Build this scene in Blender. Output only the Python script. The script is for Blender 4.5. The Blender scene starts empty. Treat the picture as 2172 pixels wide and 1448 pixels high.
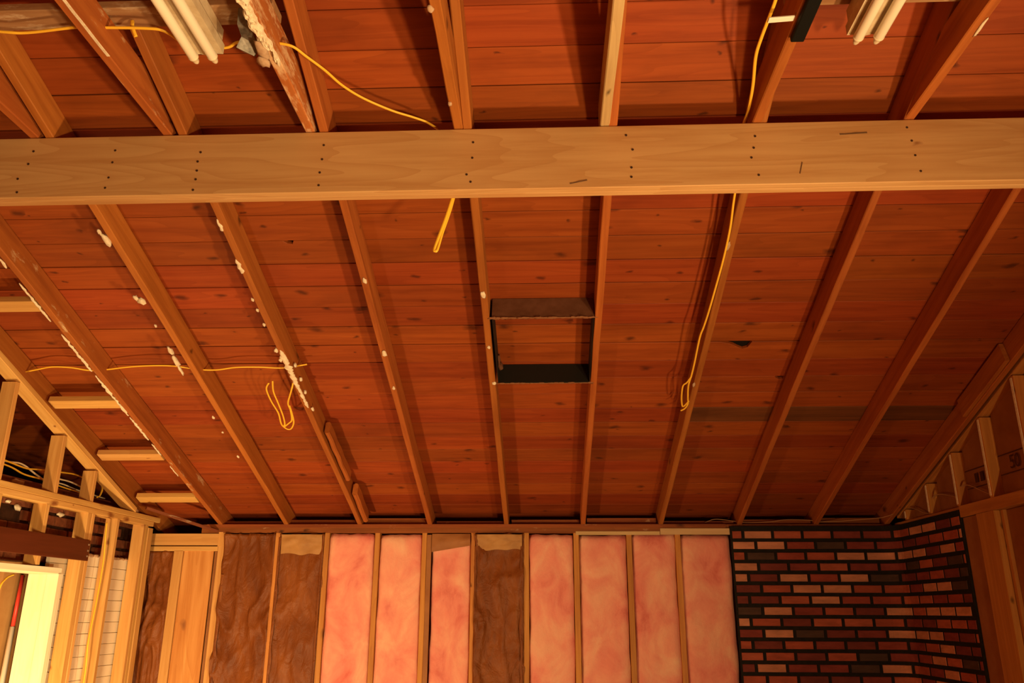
import bpy, bmesh, math, random
from mathutils import Vector, Matrix, noise
from math import sin, cos, pi, radians, sqrt

random.seed(7)
scene = bpy.context.scene
C = scene.collection
H = 1.75                      # camera height; coordinates below are written relative to eye level

# ------------------------------------------------------------------ camera
cd = bpy.data.cameras.new('camera')
cd.sensor_fit = 'HORIZONTAL'
cd.sensor_width = 36.0
cd.lens = 36.0 * 1738.0 / 2172.0
cd.clip_start = 0.05
cam = bpy.data.objects.new('camera', cd)
C.objects.link(cam)
CR = Vector((0.99904992, 0.04342021, 0.00373505))
CU = Vector((0.01008622, -0.31374555, 0.94945353))
CF = Vector((-0.04239733, 0.94851379, 0.31388541))
cam.matrix_world = Matrix(((CR.x, CU.x, -CF.x, 0), (CR.y, CU.y, -CF.y, 0), (CR.z, CU.z, -CF.z, H), (0, 0, 0, 1)))
scene.camera = cam

# ------------------------------------------------------------------ world, lamps, exposure
w = bpy.data.worlds.new('night')
scene.world = w
w.use_nodes = True
w.node_tree.nodes['Background'].inputs[0].default_value = (0.30, 0.20, 0.12, 1)
w.node_tree.nodes['Background'].inputs[1].default_value = 0.02

def lamp(name, loc, aim, power, size, color, spread=180.0):
    l = bpy.data.lights.new(name, 'AREA')
    l.shape = 'DISK'; l.size = size; l.energy = power; l.color = color; l.spread = radians(spread)
    o = bpy.data.objects.new(name, l); C.objects.link(o)
    loc = Vector((loc[0], loc[1], loc[2] + H)); aim = Vector((aim[0], aim[1], aim[2] + H))
    o.location = loc
    o.rotation_euler = (aim - loc).to_track_quat('-Z', 'Y').to_euler()
    return o
WARM = (1.0, 0.66, 0.30)
# halogen work light on the floor by the right wall, turned to the left and up
lamp('work_light', (2.30, 1.80, -1.30), (1.33, 1.66, -1.12), 205, 0.32, WARM)
# halogen work light on the floor near the opening in the left wall
lamp('floor_light', (-2.35, 3.75, -1.45), (-2.68, 4.60, -1.20), 102, 0.22, WARM)
# added fill light, low behind the photographer, to brighten the beam face
lamp('rear_fill', (1.8, -0.7, -1.55), (0.92, -0.36, -1.17), 205, 0.34, WARM)

vs = scene.view_settings
vs.view_transform = 'Standard'; vs.look = 'None'; vs.gamma = 1.0; vs.exposure = 0.0
vs.use_curve_mapping = False

# ------------------------------------------------------------------ materials
class NT:
    def __init__(s, name):
        s.m = bpy.data.materials.new(name); s.m.use_nodes = True
        s.t = s.m.node_tree; s.b = s.t.nodes['Principled BSDF']
    def n(s, typ, **kw):
        nd = s.t.nodes.new(typ)
        for k, v in kw.items():
            if k.startswith('i_'):
                nd.inputs[int(k[2:]) if k[2:].isdigit() else k[2:]].default_value = v
            else: setattr(nd, k, v)
        return nd
    def l(s, a, b): s.t.links.new(a, b)
    def ramp(s, stops, interp='LINEAR'):
        r = s.n('ShaderNodeValToRGB'); e = r.color_ramp; e.interpolation = interp
        while len(e.elements) > 1: e.elements.remove(e.elements[-1])
        e.elements[0].position = stops[0][0]; e.elements[0].color = (*stops[0][1], 1)
        for p, c in stops[1:]:
            x = e.elements.new(p); x.color = (*c, 1)
        return r
    def mix(s, fac, a, b, mode='MIX'):
        m = s.n('ShaderNodeMix', data_type='RGBA', blend_type=mode)
        for sock, v in ((m.inputs[0], fac), (m.inputs[6], a), (m.inputs[7], b)):
            if isinstance(v, bpy.types.NodeSocket): s.l(v, sock)
            elif isinstance(v, (int, float)): sock.default_value = v
            else: sock.default_value = (*v, 1)
        return m.outputs[2]
    def math(s, op, a, b=None, c=None):
        m = s.n('ShaderNodeMath', operation=op)
        for i, v in enumerate((a, b, c)):
            if v is None: continue
            if isinstance(v, bpy.types.NodeSocket): s.l(v, m.inputs[i])
            else: m.inputs[i].default_value = v
        return m.outputs[0]
    def coords(s, scale=(1, 1, 1), rnd=True):
        tc = s.n('ShaderNodeTexCoord'); oi = s.n('ShaderNodeObjectInfo')
        v = tc.outputs['Object']
        if rnd:
            cx = s.n('ShaderNodeCombineXYZ')
            s.l(s.math('MULTIPLY', oi.outputs['Random'], 57.0), cx.inputs[0])
            s.l(s.math('MULTIPLY', oi.outputs['Random'], 31.7), cx.inputs[1])
            s.l(s.math('MULTIPLY', oi.outputs['Random'], 83.1), cx.inputs[2])
            ad = s.n('ShaderNodeVectorMath', operation='ADD'); s.l(v, ad.inputs[0]); s.l(cx.outputs[0], ad.inputs[1])
            v = ad.outputs[0]
        s.v0 = v; s.rand = oi.outputs['Random']
        return s.scaled(scale)
    def scaled(s, scale):
        ml = s.n('ShaderNodeVectorMath', operation='MULTIPLY'); s.l(s.v0, ml.inputs[0]); ml.inputs[1].default_value = scale
        return ml.outputs[0]
    def bump(s, h, strength=.3, dist=.003):
        b = s.n('ShaderNodeBump'); b.inputs['Strength'].default_value = strength; b.inputs['Distance'].default_value = dist
        s.l(h, b.inputs['Height']); s.l(b.outputs[0], s.b.inputs['Normal'])
    def out(s, col, rough=.6, spec=.3):
        if isinstance(col, bpy.types.NodeSocket): s.l(col, s.b.inputs['Base Color'])
        else: s.b.inputs['Base Color'].default_value = (*col, 1)
        s.b.inputs['Roughness'].default_value = rough
        s.b.inputs['Specular IOR Level'].default_value = spec
        return s.m

def wood(name, light, mid, dark, knot=.5, knotcol=None, rings=.5, vary=.35, stain=.4, staincol=None, rough=.6, dust=None, spec=.25):
    """boards: local X runs along the grain"""
    t = NT(name); v = t.coords((1.1, 22, 22))
    n1 = t.n('ShaderNodeTexNoise', i_Scale=1.0, i_Detail=6.0, i_Roughness=.62); t.l(v, n1.inputs['Vector'])
    # cathedral growth rings
    v2 = t.scaled((.55, 6.5, 6.5))
    n2 = t.n('ShaderNodeTexNoise', i_Scale=1.0, i_Detail=1.5, i_Roughness=.45); t.l(v2, n2.inputs['Vector'])
    ring = t.math('FRACT', t.math('MULTIPLY', n2.outputs[0], 13.0))
    ring = t.math('POWER', ring, 2.2)
    base = t.ramp([(.28, dark), (.5, mid), (.72, light)]); t.l(n1.outputs[0], base.inputs[0])
    col = t.mix(t.math('MULTIPLY', ring, rings), base.outputs[0], dark)
    # knots
    sx = t.n('ShaderNodeSeparateXYZ'); t.l(t.v0, sx.inputs[0]); cx3 = t.n('ShaderNodeCombineXYZ')
    t.l(t.math('MULTIPLY', sx.outputs[0], 4.4), cx3.inputs[0]); t.l(t.math('MULTIPLY', t.math('ADD', sx.outputs[1], sx.outputs[2]), 7.5), cx3.inputs[1])
    v3 = cx3.outputs[0]
    vn = t.n('ShaderNodeTexNoise', i_Scale=2.4, i_Detail=2.0); t.l(v3, vn.inputs['Vector'])
    va = t.n('ShaderNodeVectorMath', operation='MULTIPLY_ADD'); t.l(vn.outputs['Color'], va.inputs[0]); va.inputs[1].default_value = (.42, .30, .28); t.l(v3, va.inputs[2])
    vo = t.n('ShaderNodeTexVoronoi', voronoi_dimensions='2D', i_Scale=1.0, i_Randomness=1.0); t.l(va.outputs[0], vo.inputs['Vector'])
    sep = t.n('ShaderNodeSeparateColor'); t.l(vo.outputs['Color'], sep.inputs[0])
    kr = t.n('ShaderNodeMapRange', i_1=.04, i_2=.17, i_3=1.0, i_4=0.0)
    t.l(t.math('DIVIDE', vo.outputs['Distance'], t.math('MULTIPLY_ADD', t.math('POWER', sep.outputs[1], 2.0), 1.15, .35)), kr.inputs[0])
    kk = t.math('MULTIPLY', kr.outputs[0], t.math('GREATER_THAN', sep.outputs[0], 1.0 - knot * .30))
    col = t.mix(t.math('MULTIPLY', kk, .85), col, knotcol or tuple(c * .28 for c in dark))
    # stains and grime of its own shape
    v4 = t.scaled((1.3, 2.6, 2.6))
    n4 = t.n('ShaderNodeTexNoise', i_Scale=1.0, i_Detail=4.0, i_Roughness=.6); t.l(v4, n4.inputs['Vector'])
    sr = t.n('ShaderNodeMapRange', i_1=.52, i_2=.75, i_3=0.0, i_4=1.0); t.l(n4.outputs[0], sr.inputs[0])
    col = t.mix(t.math('MULTIPLY', sr.outputs[0], stain), col, staincol or tuple(c * .55 for c in dark))
    if dust:
        v5 = t.scaled((5, 16, 16))
        n5 = t.n('ShaderNodeTexNoise', i_Scale=1.0, i_Detail=5.0, i_Roughness=.7); t.l(v5, n5.inputs['Vector'])
        dr = t.n('ShaderNodeMapRange', i_1=dust[1], i_2=dust[1] + .1, i_3=0.0, i_4=1.0); t.l(n5.outputs[0], dr.inputs[0])
        col = t.mix(t.math('MULTIPLY', dr.outputs[0], .8), col, dust[0])
    # piece to piece variation
    wn = t.n('ShaderNodeTexWhiteNoise', noise_dimensions='1D'); t.l(t.rand, wn.inputs['W'])
    val = t.math('MULTIPLY_ADD', wn.outputs['Value'], vary, 1.0 - vary * .55)
    hs = t.n('ShaderNodeHueSaturation'); t.l(val, hs.inputs['Value']); t.l(col, hs.inputs['Color'])
    t.l(t.math('MULTIPLY_ADD', t.rand, .012, .494), hs.inputs['Hue'])
    hgt = t.math('ADD', t.math('MULTIPLY', n1.outputs[0], .7), t.math('MULTIPLY', ring, .3))
    t.bump(hgt, .35, .002)
    return t.out(hs.outputs[0], rough, spec)

M = {}
M['plank'] = wood('old_plank', (.340, .073, .0135), (.295, .057, .0098), (.205, .035, .0058), knot=1.1, knotcol=(.075, .014, .004), rings=.38, vary=.26, stain=.5)
M['plank_dark'] = wood('smoky_plank', (.20, .06, .02), (.15, .045, .014), (.09, .025, .009), knot=.4, rings=.3, vary=.1, stain=.6)
M['rafter'] = wood('old_rafter', (.46, .148, .030), (.39, .115, .022), (.27, .068, .012), knot=.35, rings=.25, vary=.25, stain=.3)
M['rafter_painted'] = wood('old_rafter_with_plaster_film', (.44, .135, .028), (.36, .098, .020), (.25, .06, .012), knot=.3, rings=.25, vary=.1, stain=.35, dust=((.62, .45, .26), .60))
M['joist_pale'] = wood('pale_joist', (.60, .42, .21), (.50, .34, .16), (.36, .22, .10), knot=.3, rings=.3, vary=.1, stain=.25)
M['joist_smear'] = wood('smeared_joist', (.56, .20, .05), (.46, .15, .035), (.34, .10, .025), knot=.1, rings=.2, vary=.1, stain=.15, dust=((.75, .52, .30), .49))
M['lumber'] = wood('new_lumber', (.72, .43, .15), (.63, .35, .105), (.50, .245, .062), knot=.9, knotcol=(.20, .05, .012), rings=.35, vary=.18, stain=.12, staincol=(.34, .14, .04))
M['beam'] = wood('beam_lumber', (.62, .375, .160), (.575, .335, .138), (.47, .235, .082), knot=.12, knotcol=(.30, .12, .04), rings=.55, vary=.02, stain=.12, staincol=(.36, .16, .05), rough=.65)
M['stud'] = wood('old_stud', (.62, .29, .07), (.52, .22, .05), (.38, .14, .03), knot=.35, rings=.3, vary=.25, stain=.3)
M['plate'] = wood('old_plate', (.36, .105, .025), (.27, .072, .016), (.17, .04, .009), knot=.6, rings=.3, vary=.2, stain=.45, dust=((.55, .36, .20), .63))
M['strip'] = wood('cream_strip', (.68, .48, .25), (.60, .41, .20), (.48, .31, .14), knot=.1, rings=.15, vary=.1, stain=.1)
M['support'] = wood('grey_support_board', (.46, .29, .15), (.36, .20, .09), (.25, .11, .045), knot=.2, rings=.25, vary=.1, stain=.3, dust=((.55, .42, .28), .55))
M['brownboard'] = wood('red_brown_board', (.115, .020, .008), (.095, .016, .006), (.07, .011, .004), knot=.05, rings=.1, vary=.05, stain=.2, rough=.4, spec=.4)
M['timber_red'] = wood('dark_red_timber', (.26, .07, .025), (.19, .05, .018), (.12, .03, .01), knot=.2, rings=.2, vary=.2, stain=.5, dust=((.48, .36, .24), .62))
M['plywood'] = wood('plywood', (.70, .37, .12), (.60, .28, .075), (.48, .19, .04), knot=.2, knotcol=(.24, .09, .03), rings=.55, vary=.05, stain=.25, staincol=(.36, .14, .035))
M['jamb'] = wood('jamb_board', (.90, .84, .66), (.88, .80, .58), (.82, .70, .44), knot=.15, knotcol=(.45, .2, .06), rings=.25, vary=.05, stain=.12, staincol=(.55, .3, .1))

def simple(name, col, rough=.6, spec=.3, metal=0.0, var=None, nscale=8, bump=0):
    t = NT(name); c = col
    if var:
        v = t.coords((nscale,) * 3)
        n = t.n('ShaderNodeTexNoise', i_Scale=1.0, i_Detail=5.0, i_Roughness=.6); t.l(v, n.inputs['Vector'])
        r = t.ramp([(.3, var), (.65, col)]); t.l(n.outputs[0], r.inputs[0]); c = r.outputs[0]
        if bump: t.bump(n.outputs[0], bump, .004)
    t.b.inputs['Metallic'].default_value = metal
    return t.out(c, rough, spec)

def kraft_mat():
    t = NT('kraft_paper'); v = t.coords((3, 3, 1.4))
    n = t.n('ShaderNodeTexNoise', i_Scale=1.0, i_Detail=5.0, i_Roughness=.62, i_Distortion=.6); t.l(v, n.inputs['Vector'])
    r = t.ramp([(.25, (.11, .026, .005)), (.5, (.20, .056, .011)), (.8, (.32, .105, .024))]); t.l(n.outputs[0], r.inputs[0])
    v2 = t.scaled((9, 9, 5))
    n2 = t.n('ShaderNodeTexNoise', i_Scale=1.0, i_Detail=4.0, i_Roughness=.55, i_Distortion=1.2); t.l(v2, n2.inputs['Vector'])
    t.bump(n2.outputs[0], .9, .02)
    return t.out(r.outputs[0], .5, .2)
M['kraft'] = kraft_mat()
M['kraft_pale'] = simple('pale_kraft_paper', (.44, .23, .075), .6, .3, var=(.32, .15, .045), nscale=6, bump=.4)
M['kraft_flat'] = simple('flat_kraft_paper', (.34, .14, .045), .6, .3, var=(.25, .09, .026), nscale=5, bump=.3)

def pink_mat():
    t = NT('pink_fibreglass'); v = t.coords((4.2, 4.2, 3.0))
    n = t.n('ShaderNodeTexNoise', i_Scale=1.0, i_Detail=6.0, i_Roughness=.6, i_Distortion=.5); t.l(v, n.inputs['Vector'])
    r = t.ramp([(.28, (.62, .15, .125)), (.42, (.78, .28, .22)), (.55, (.83, .38, .27)), (.75, (.87, .55, .36))]); t.l(n.outputs[0], r.inputs[0])
    v2 = t.scaled((26, 26, 18))
    n2 = t.n('ShaderNodeTexNoise', i_Scale=1.0, i_Detail=5.0, i_Roughness=.7); t.l(v2, n2.inputs['Vector'])
    col = t.mix(t.math('MULTIPLY', n2.outputs[0], .22), r.outputs[0], (.72, .20, .17))
    t.bump(n2.outputs[0], .55, .008)
    return t.out(col, .95, .05)
M['pink'] = pink_mat()

def brick_mat():
    t = NT('brick_face'); v = t.coords((7, 7, 22))
    pal = t.ramp([(0, (.32, .068, .036)), (.16, (.47, .19, .11)), (.30, (.20, .036, .026)), (.46, (.36, .085, .046)), (.58, (.15, .030, .022)),
                  (.72, (.50, .21, .125)), (.82, (.065, .034, .024)), (.91, (.26, .048, .030))], 'CONSTANT')
    wn = t.n('ShaderNodeTexWhiteNoise', noise_dimensions='1D'); t.l(t.rand, wn.inputs['W']); t.l(wn.outputs['Value'], pal.inputs[0])
    n = t.n('ShaderNodeTexNoise', i_Scale=1.0, i_Detail=5.0, i_Roughness=.65); t.l(v, n.inputs['Vector'])
    hs = t.n('ShaderNodeHueSaturation'); t.l(pal.outputs[0], hs.inputs['Color']); t.l(t.math('MULTIPLY_ADD', n.outputs[0], 1.3, .4), hs.inputs['Value'])
    t.bump(n.outputs[0], .6, .006)
    return t.out(hs.outputs[0], .75, .2)
M['brick'] = brick_mat()
M['mortar'] = simple('black_mortar', (.012, .010, .008), .85, .15, var=(.02, .016, .012), nscale=40, bump=.5)
M['oldbrick'] = simple('rough_old_brick', (.30, .10, .045), .9, .1, var=(.16, .05, .025), nscale=22, bump=.8)
M['oldmortar'] = simple('dark_old_mortar', (.075, .032, .018), .95, .1, var=(.03, .013, .008), nscale=14, bump=.8)
M['siding'] = simple('cream_siding', (.88, .80, .64), .6, .3, var=(.82, .72, .53), nscale=5, bump=.2)
M['plaster'] = simple('white_plaster', (.84, .74, .56), .9, .1, var=(.66, .52, .36), nscale=55, bump=.8)
M['plaster_grey'] = simple('dusty_plaster', (.55, .38, .25), .9, .1, var=(.40, .24, .14), nscale=40, bump=.6)
M['tube'] = simple('fluorescent_tube_glass', (.84, .76, .60), .25, .5)
M['fixture'] = simple('fixture_enamel', (.66, .55, .38), .45, .4, var=(.40, .27, .15), nscale=9)
M['metal_cap'] = simple('lamp_cap', (.78, .66, .46), .4, .5)
M['steel'] = simple('galvanised_steel', (.26, .235, .20), .45, .5, metal=.3, var=(.10, .09, .075), nscale=45)
M['wire'] = simple('yellow_cable_sheath', (.90, .52, .04), .4, .4)
M['wire_white'] = simple('white_cable_sheath', (.78, .66, .46), .5, .3)
M['wire_dusty'] = simple('dusty_cable_sheath', (.42, .22, .10), .7, .2)
M['wire_pale'] = simple('dusty_yellow_cable', (.66, .36, .10), .5, .3)
M['nail'] = simple('nail_head', (.05, .022, .012), .6, .3)
M['pencil'] = simple('pencil_mark', (.16, .085, .04), .8, .1)
M['nail_bright'] = simple('bright_nail_head', (.62, .55, .45), .3, .5, metal=.7)
M['black'] = simple('black_strip', (.006, .006, .005), .6, .12)
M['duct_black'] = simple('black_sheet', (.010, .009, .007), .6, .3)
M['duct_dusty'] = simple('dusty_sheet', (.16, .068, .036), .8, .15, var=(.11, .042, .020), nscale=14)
M['lint'] = simple('dust_lint', (.24, .10, .05), .95, .05, var=(.24, .11, .05), nscale=60, bump=.6)
M['felt'] = simple('roofing_felt', (.012, .009, .007), .95, .05)
M['floor'] = simple('plank_subfloor', (.30, .16, .07), .7, .2, var=(.20, .10, .045), nscale=3)
M['sheath'] = simple('brown_sheathing', (.26, .10, .035), .8, .15, var=(.16, .055, .018), nscale=4)
M['darkwood'] = simple('dark_weathered_board', (.10, .032, .014), .85, .1, var=(.05, .016, .008), nscale=5)
M['brownpanel'] = simple('brown_wood_panel', (.74, .40, .15), .7, .2, var=(.58, .27, .085), nscale=4)
M['red'] = simple('red_paint', (.62, .05, .035), .4, .4)
M['white'] = simple('white_paint', (.85, .80, .68), .4, .4)
M['ink'] = simple('black_print', (.085, .032, .014), .8, .1)

# ------------------------------------------------------------------ builders
MW = {}
def link(name, me, mat, mw=None, parent=None, smooth=False):
    if smooth:
        for p in me.polygons: p.use_smooth = True
    if mat is not None: me.materials.append(M[mat] if isinstance(mat, str) else mat)
    o = bpy.data.objects.new(name, me); C.objects.link(o)
    mw = mw or Matrix()
    if parent:
        o.parent = parent
        o.matrix_basis = MW[parent.name].inverted() @ mw
    else:
        o.matrix_basis = mw
    MW[o.name] = mw.copy()
    return o
def empty(name, loc):
    o = bpy.data.objects.new(name, None); C.objects.link(o); o.empty_display_size = .1
    m = Matrix.Translation(Vector((loc[0], loc[1], loc[2] + H))); o.matrix_basis = m; MW[o.name] = m
    return o
def tag(o, label, cat, group=None, kind=None):
    o['label'] = label; o['category'] = cat
    if group: o['group'] = group
    if kind: o['kind'] = kind
    return o
def struct(o, label, cat):
    o['kind'] = 'structure'; o['label'] = label; o['category'] = cat
    return o
def mesh(name, verts, faces):
    me = bpy.data.meshes.new(name); me.from_pydata([tuple(v) for v in verts], [], faces); me.update(); return me
def frame(p0, p1, up):
    a = Vector((p0[0], p0[1], p0[2] + H)); b = Vector((p1[0], p1[1], p1[2] + H))
    x = (b - a).normalized(); z = Vector(up); z = (z - x * z.dot(x)).normalized(); y = z.cross(x)
    return Matrix(((x.x, y.x, z.x, a.x), (x.y, y.y, z.y, a.y), (x.z, y.z, z.z, a.z), (0, 0, 0, 1))), (b - a).length
def member(name, p0, p1, wd, ht, mat, up=(0, 0, 1), parent=None, bev=.003, seg=1, bow=0.0, jit=0.0, ends=0.0):
    """timber: centre line p0-p1, wd across, ht along up; origin at p0, local X along the grain"""
    mw, L = frame(p0, p1, up)
    prof = [(-wd/2 + bev, -ht/2), (wd/2 - bev, -ht/2), (wd/2, -ht/2 + bev), (wd/2, ht/2 - bev), (wd/2 - bev, ht/2), (-wd/2 + bev, ht/2), (-wd/2, ht/2 - bev), (-wd/2, -ht/2 + bev)]
    vs_, fs = [], []
    for i in range(seg + 1):
        t = i / seg; x = L * t
        dy = bow * 4 * t * (1 - t) + (random.uniform(-jit, jit) if 0 < i < seg else 0)
        for k, (y, z) in enumerate(prof):
            j = random.uniform(-jit, jit) * .5 if jit and 0 < i < seg else 0
            ex = random.uniform(-ends, ends) if ends and i in (0, seg) else 0
            vs_.append((x + ex, y + dy + j, z + j * .6))
    for i in range(seg):
        for k in range(8):
            a = i * 8 + k; b = i * 8 + (k + 1) % 8
            fs.append((a, a + 8, b + 8, b))
    fs.append(tuple(range(8))); fs.append(tuple(range(seg * 8 + 7, seg * 8 - 1, -1)))
    me = mesh(name, vs_, fs)
    bm = bmesh.new(); bm.from_mesh(me); bmesh.ops.recalc_face_normals(bm, faces=bm.faces); bm.to_mesh(me); bm.free()
    return link(name, me, mat, mw, parent)
def box(name, lo, hi, mat, parent=None, bev=.002, grain=None):
    """axis-aligned board given by corners; grain = axis index of the length"""
    d = [hi[i] - lo[i] for i in range(3)]
    g = grain if grain is not None else max(range(3), key=lambda i: d[i])
    c = [(hi[i] + lo[i]) / 2 for i in range(3)]
    p0 = list(c); p1 = list(c); p0[g] = lo[g]; p1[g] = hi[g]
    if g == 2: return member(name, p0, p1, d[1], d[0], mat, (1, 0, 0), parent, min(bev, min(d) * .3))
    if g == 1: return member(name, p0, p1, d[0], d[2], mat, (0, 0, 1), parent, min(bev, min(d) * .3))
    return member(name, p0, p1, d[1], d[2], mat, (0, 0, 1), parent, min(bev, min(d) * .3))
def smooth_path(pts, sub=6):
    P = [Vector(p) for p in pts]
    if len(P) < 3: return P
    out = []
    for i in range(len(P) - 1):
        a = P[max(i - 1, 0)]; b = P[i]; c = P[i + 1]; d = P[min(i + 2, len(P) - 1)]
        for k in range(sub):
            t = k / sub
            out.append(.5 * ((2 * b) + (c - a) * t + (2 * a - 5 * b + 4 * c - d) * t * t + (3 * b - a - 3 * c + d) * t ** 3))
    out.append(P[-1]); return out
def tube_geo(pts, r, sides=8, sub=6, flat=1.0):
    P = smooth_path(pts, sub); vs_, fs = [], []
    up = Vector((.13, .21, .97))
    for i, p in enumerate(P):
        t = (P[min(i + 1, len(P) - 1)] - P[max(i - 1, 0)]).normalized()
        n = (up - t * up.dot(t))
        if n.length < .05: n = t.orthogonal()
        n.normalize(); b = t.cross(n); up = n
        for k in range(sides):
            a = 2 * pi * k / sides; q = p + n * (cos(a) * r * flat) + b * (sin(a) * r)
            vs_.append((q.x, q.y, q.z + H))
    for i in range(len(P) - 1):
        for k in range(sides):
            a = i * sides + k; b_ = i * sides + (k + 1) % sides
            fs.append((a, b_, b_ + sides, a + sides))
    fs.append(tuple(range(sides - 1, -1, -1))); n0 = (len(P) - 1) * sides; fs.append(tuple(range(n0, n0 + sides)))
    return vs_, fs
def cable(name, runs, r, mat, parent=None, flat=.7):
    """one cable; runs = list of point lists. origin at its first point"""
    o0 = Vector((runs[0][0][0], runs[0][0][1], runs[0][0][2] + H)); V, F = [], []
    for pts in runs:
        v, f = tube_geo(pts, r, flat=flat); k = len(V)
        V += [Vector(q) - o0 for q in v]; F += [tuple(i + k for i in q) for q in f]
    return link(name, mesh(name, V, F), mat, Matrix.Translation(o0), parent, True)
def blob_geo(c, dims, axes, seed, rough=.35):
    bm = bmesh.new(); bmesh.ops.create_icosphere(bm, subdivisions=2, radius=1.0)
    vs_, fs = [], []
    bm.verts.ensure_lookup_table()
    for v in bm.verts:
        k = 1 + rough * noise.noise(v.co * 1.7 + Vector((seed * 3.1, seed * 1.7, seed))) + rough * .5 * noise.noise(v.co * 4.3 + Vector((seed, seed * 2.3, 5)))
        q = Vector(c) + axes[0] * (v.co.x * dims[0] * k) + axes[1] * (v.co.y * dims[1] * k) + axes[2] * (v.co.z * dims[2] * k)
        vs_.append((q.x, q.y, q.z + H))
    fs = [tuple(v.index for v in f.verts) for f in bm.faces]; bm.free()
    return vs_, fs
def blobs(name, items, mat, parent=None, smooth=True):
    V, F = [], []
    for v, f in items:
        k = len(V); V += v; F += [tuple(i + k for i in q) for q in f]
    o0 = Vector(V[0])
    return link(name, mesh(name, [Vector(q) - o0 for q in V], F), mat, Matrix.Translation(o0), parent, smooth)

# ------------------------------------------------------------------ geometry constants (metres)
D = 6.696                     # far wall, room face of the studs
ZP = .672                     # underside of the rafters at the far wall
S = 1 / 3                     # roof pitch 4 in 12
def rb(y): return ZP + S * (D - y)          # rafter underside
CS = 1 / sqrt(1 + S * S); SN = S * CS
RN = Vector((0, SN, CS))      # roof normal (up)
RD = Vector((0, CS, -SN))     # down the slope
XR = 2.705                    # right wall, room face
XL = -3.16                    # left wall, room face
RIDGE = .60
FL = -H

# ------------------------------------------------------------------ room shell
def slab(name, pts, thick, mat, label, cat):
    """pts: 4 corners of the room side; thick: vector"""
    V = [Vector((p[0], p[1], p[2] + H)) for p in pts]; t = Vector(thick); o0 = V[0].copy()
    V = [v - o0 for v in V] + [v + t - o0 for v in V]
    F = [(0, 1, 2, 3), (7, 6, 5, 4), (0, 4, 5, 1), (1, 5, 6, 2), (2, 6, 7, 3), (3, 7, 4, 0)]
    me = mesh(name, V, F); bm = bmesh.new(); bm.from_mesh(me); bmesh.ops.recalc_face_normals(bm, faces=bm.faces); bm.to_mesh(me); bm.free()
    return struct(link(name, me, mat, Matrix.Translation(o0)), label, cat)
slab('floor', [(-4.4, -3.6, FL), (2.9, -3.6, FL), (2.9, 7.2, FL), (-4.4, 7.2, FL)], (0, 0, -.1), 'floor', 'brown subfloor of the open room', 'floor')
deck = .147 + .024
ceiling = slab('ceiling', [(-4.4, 7.25, rb(7.25) + deck), (2.95, 7.25, rb(7.25) + deck), (2.95, RIDGE, rb(RIDGE) + deck), (-4.4, RIDGE, rb(RIDGE) + deck)], (0, 0, .04), 'felt', 'sloping roof deck of reddish brown planks over the rafters', 'ceiling')
zr = rb(RIDGE) + deck
slab('ceiling_rear', [(-4.4, RIDGE, zr), (2.95, RIDGE, zr), (2.95, -3.6, zr - S * (RIDGE + 3.6)), (-4.4, -3.6, zr - S * (RIDGE + 3.6))], (0, 0, .04), 'sheath', 'rear slope of the roof behind the photographer', 'ceiling')
slab('wall_far', [(-3.4, D + .10, FL), (2.9, D + .10, FL), (2.9, D + .10, .60), (-3.4, D + .10, .60)], (0, .03, 0), 'sheath', 'dark sheathing behind the insulated far wall studs', 'wall')
slab('wall_eave', [(-4.4, 7.16, .1), (2.9, 7.16, .1), (2.9, 7.16, .68), (-4.4, 7.16, .68)], (0, .03, 0), 'darkwood', 'dark eave board closing the roof edge behind the far wall', 'wall')
slab('wall_right', [(XR + .10, -3.6, FL), (XR + .10, 7.2, FL), (XR + .10, 7.2, 2.7), (XR + .10, -3.6, 2.7)], (.03, 0, 0), 'sheath', 'dark sheathing outside the right gable studs', 'wall')
slab('wall_back', [(-4.4, -3.6, FL), (2.9, -3.6, FL), (2.9, -3.6, 2.2), (-4.4, -3.6, 2.2)], (0, -.03, 0), 'sheath', 'plain sheathed wall behind the photographer', 'wall')
slab('wall_outer', [(-4.4, -3.6, FL), (-4.4, 7.2, FL), (-4.4, 7.2, 2.9), (-4.4, -3.6, 2.9)], (-.03, 0, 0), 'darkwood', 'dark outer boards beyond the left partition', 'wall')
slab('wall_near_left', [(-3.27, -3.6, FL), (-3.27, 3.9, FL), (-3.27, 3.9, 1.5), (-3.27, -3.6, 2.3)], (-.03, 0, 0), 'sheath', 'sheathed left wall beside the photographer', 'wall')

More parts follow.
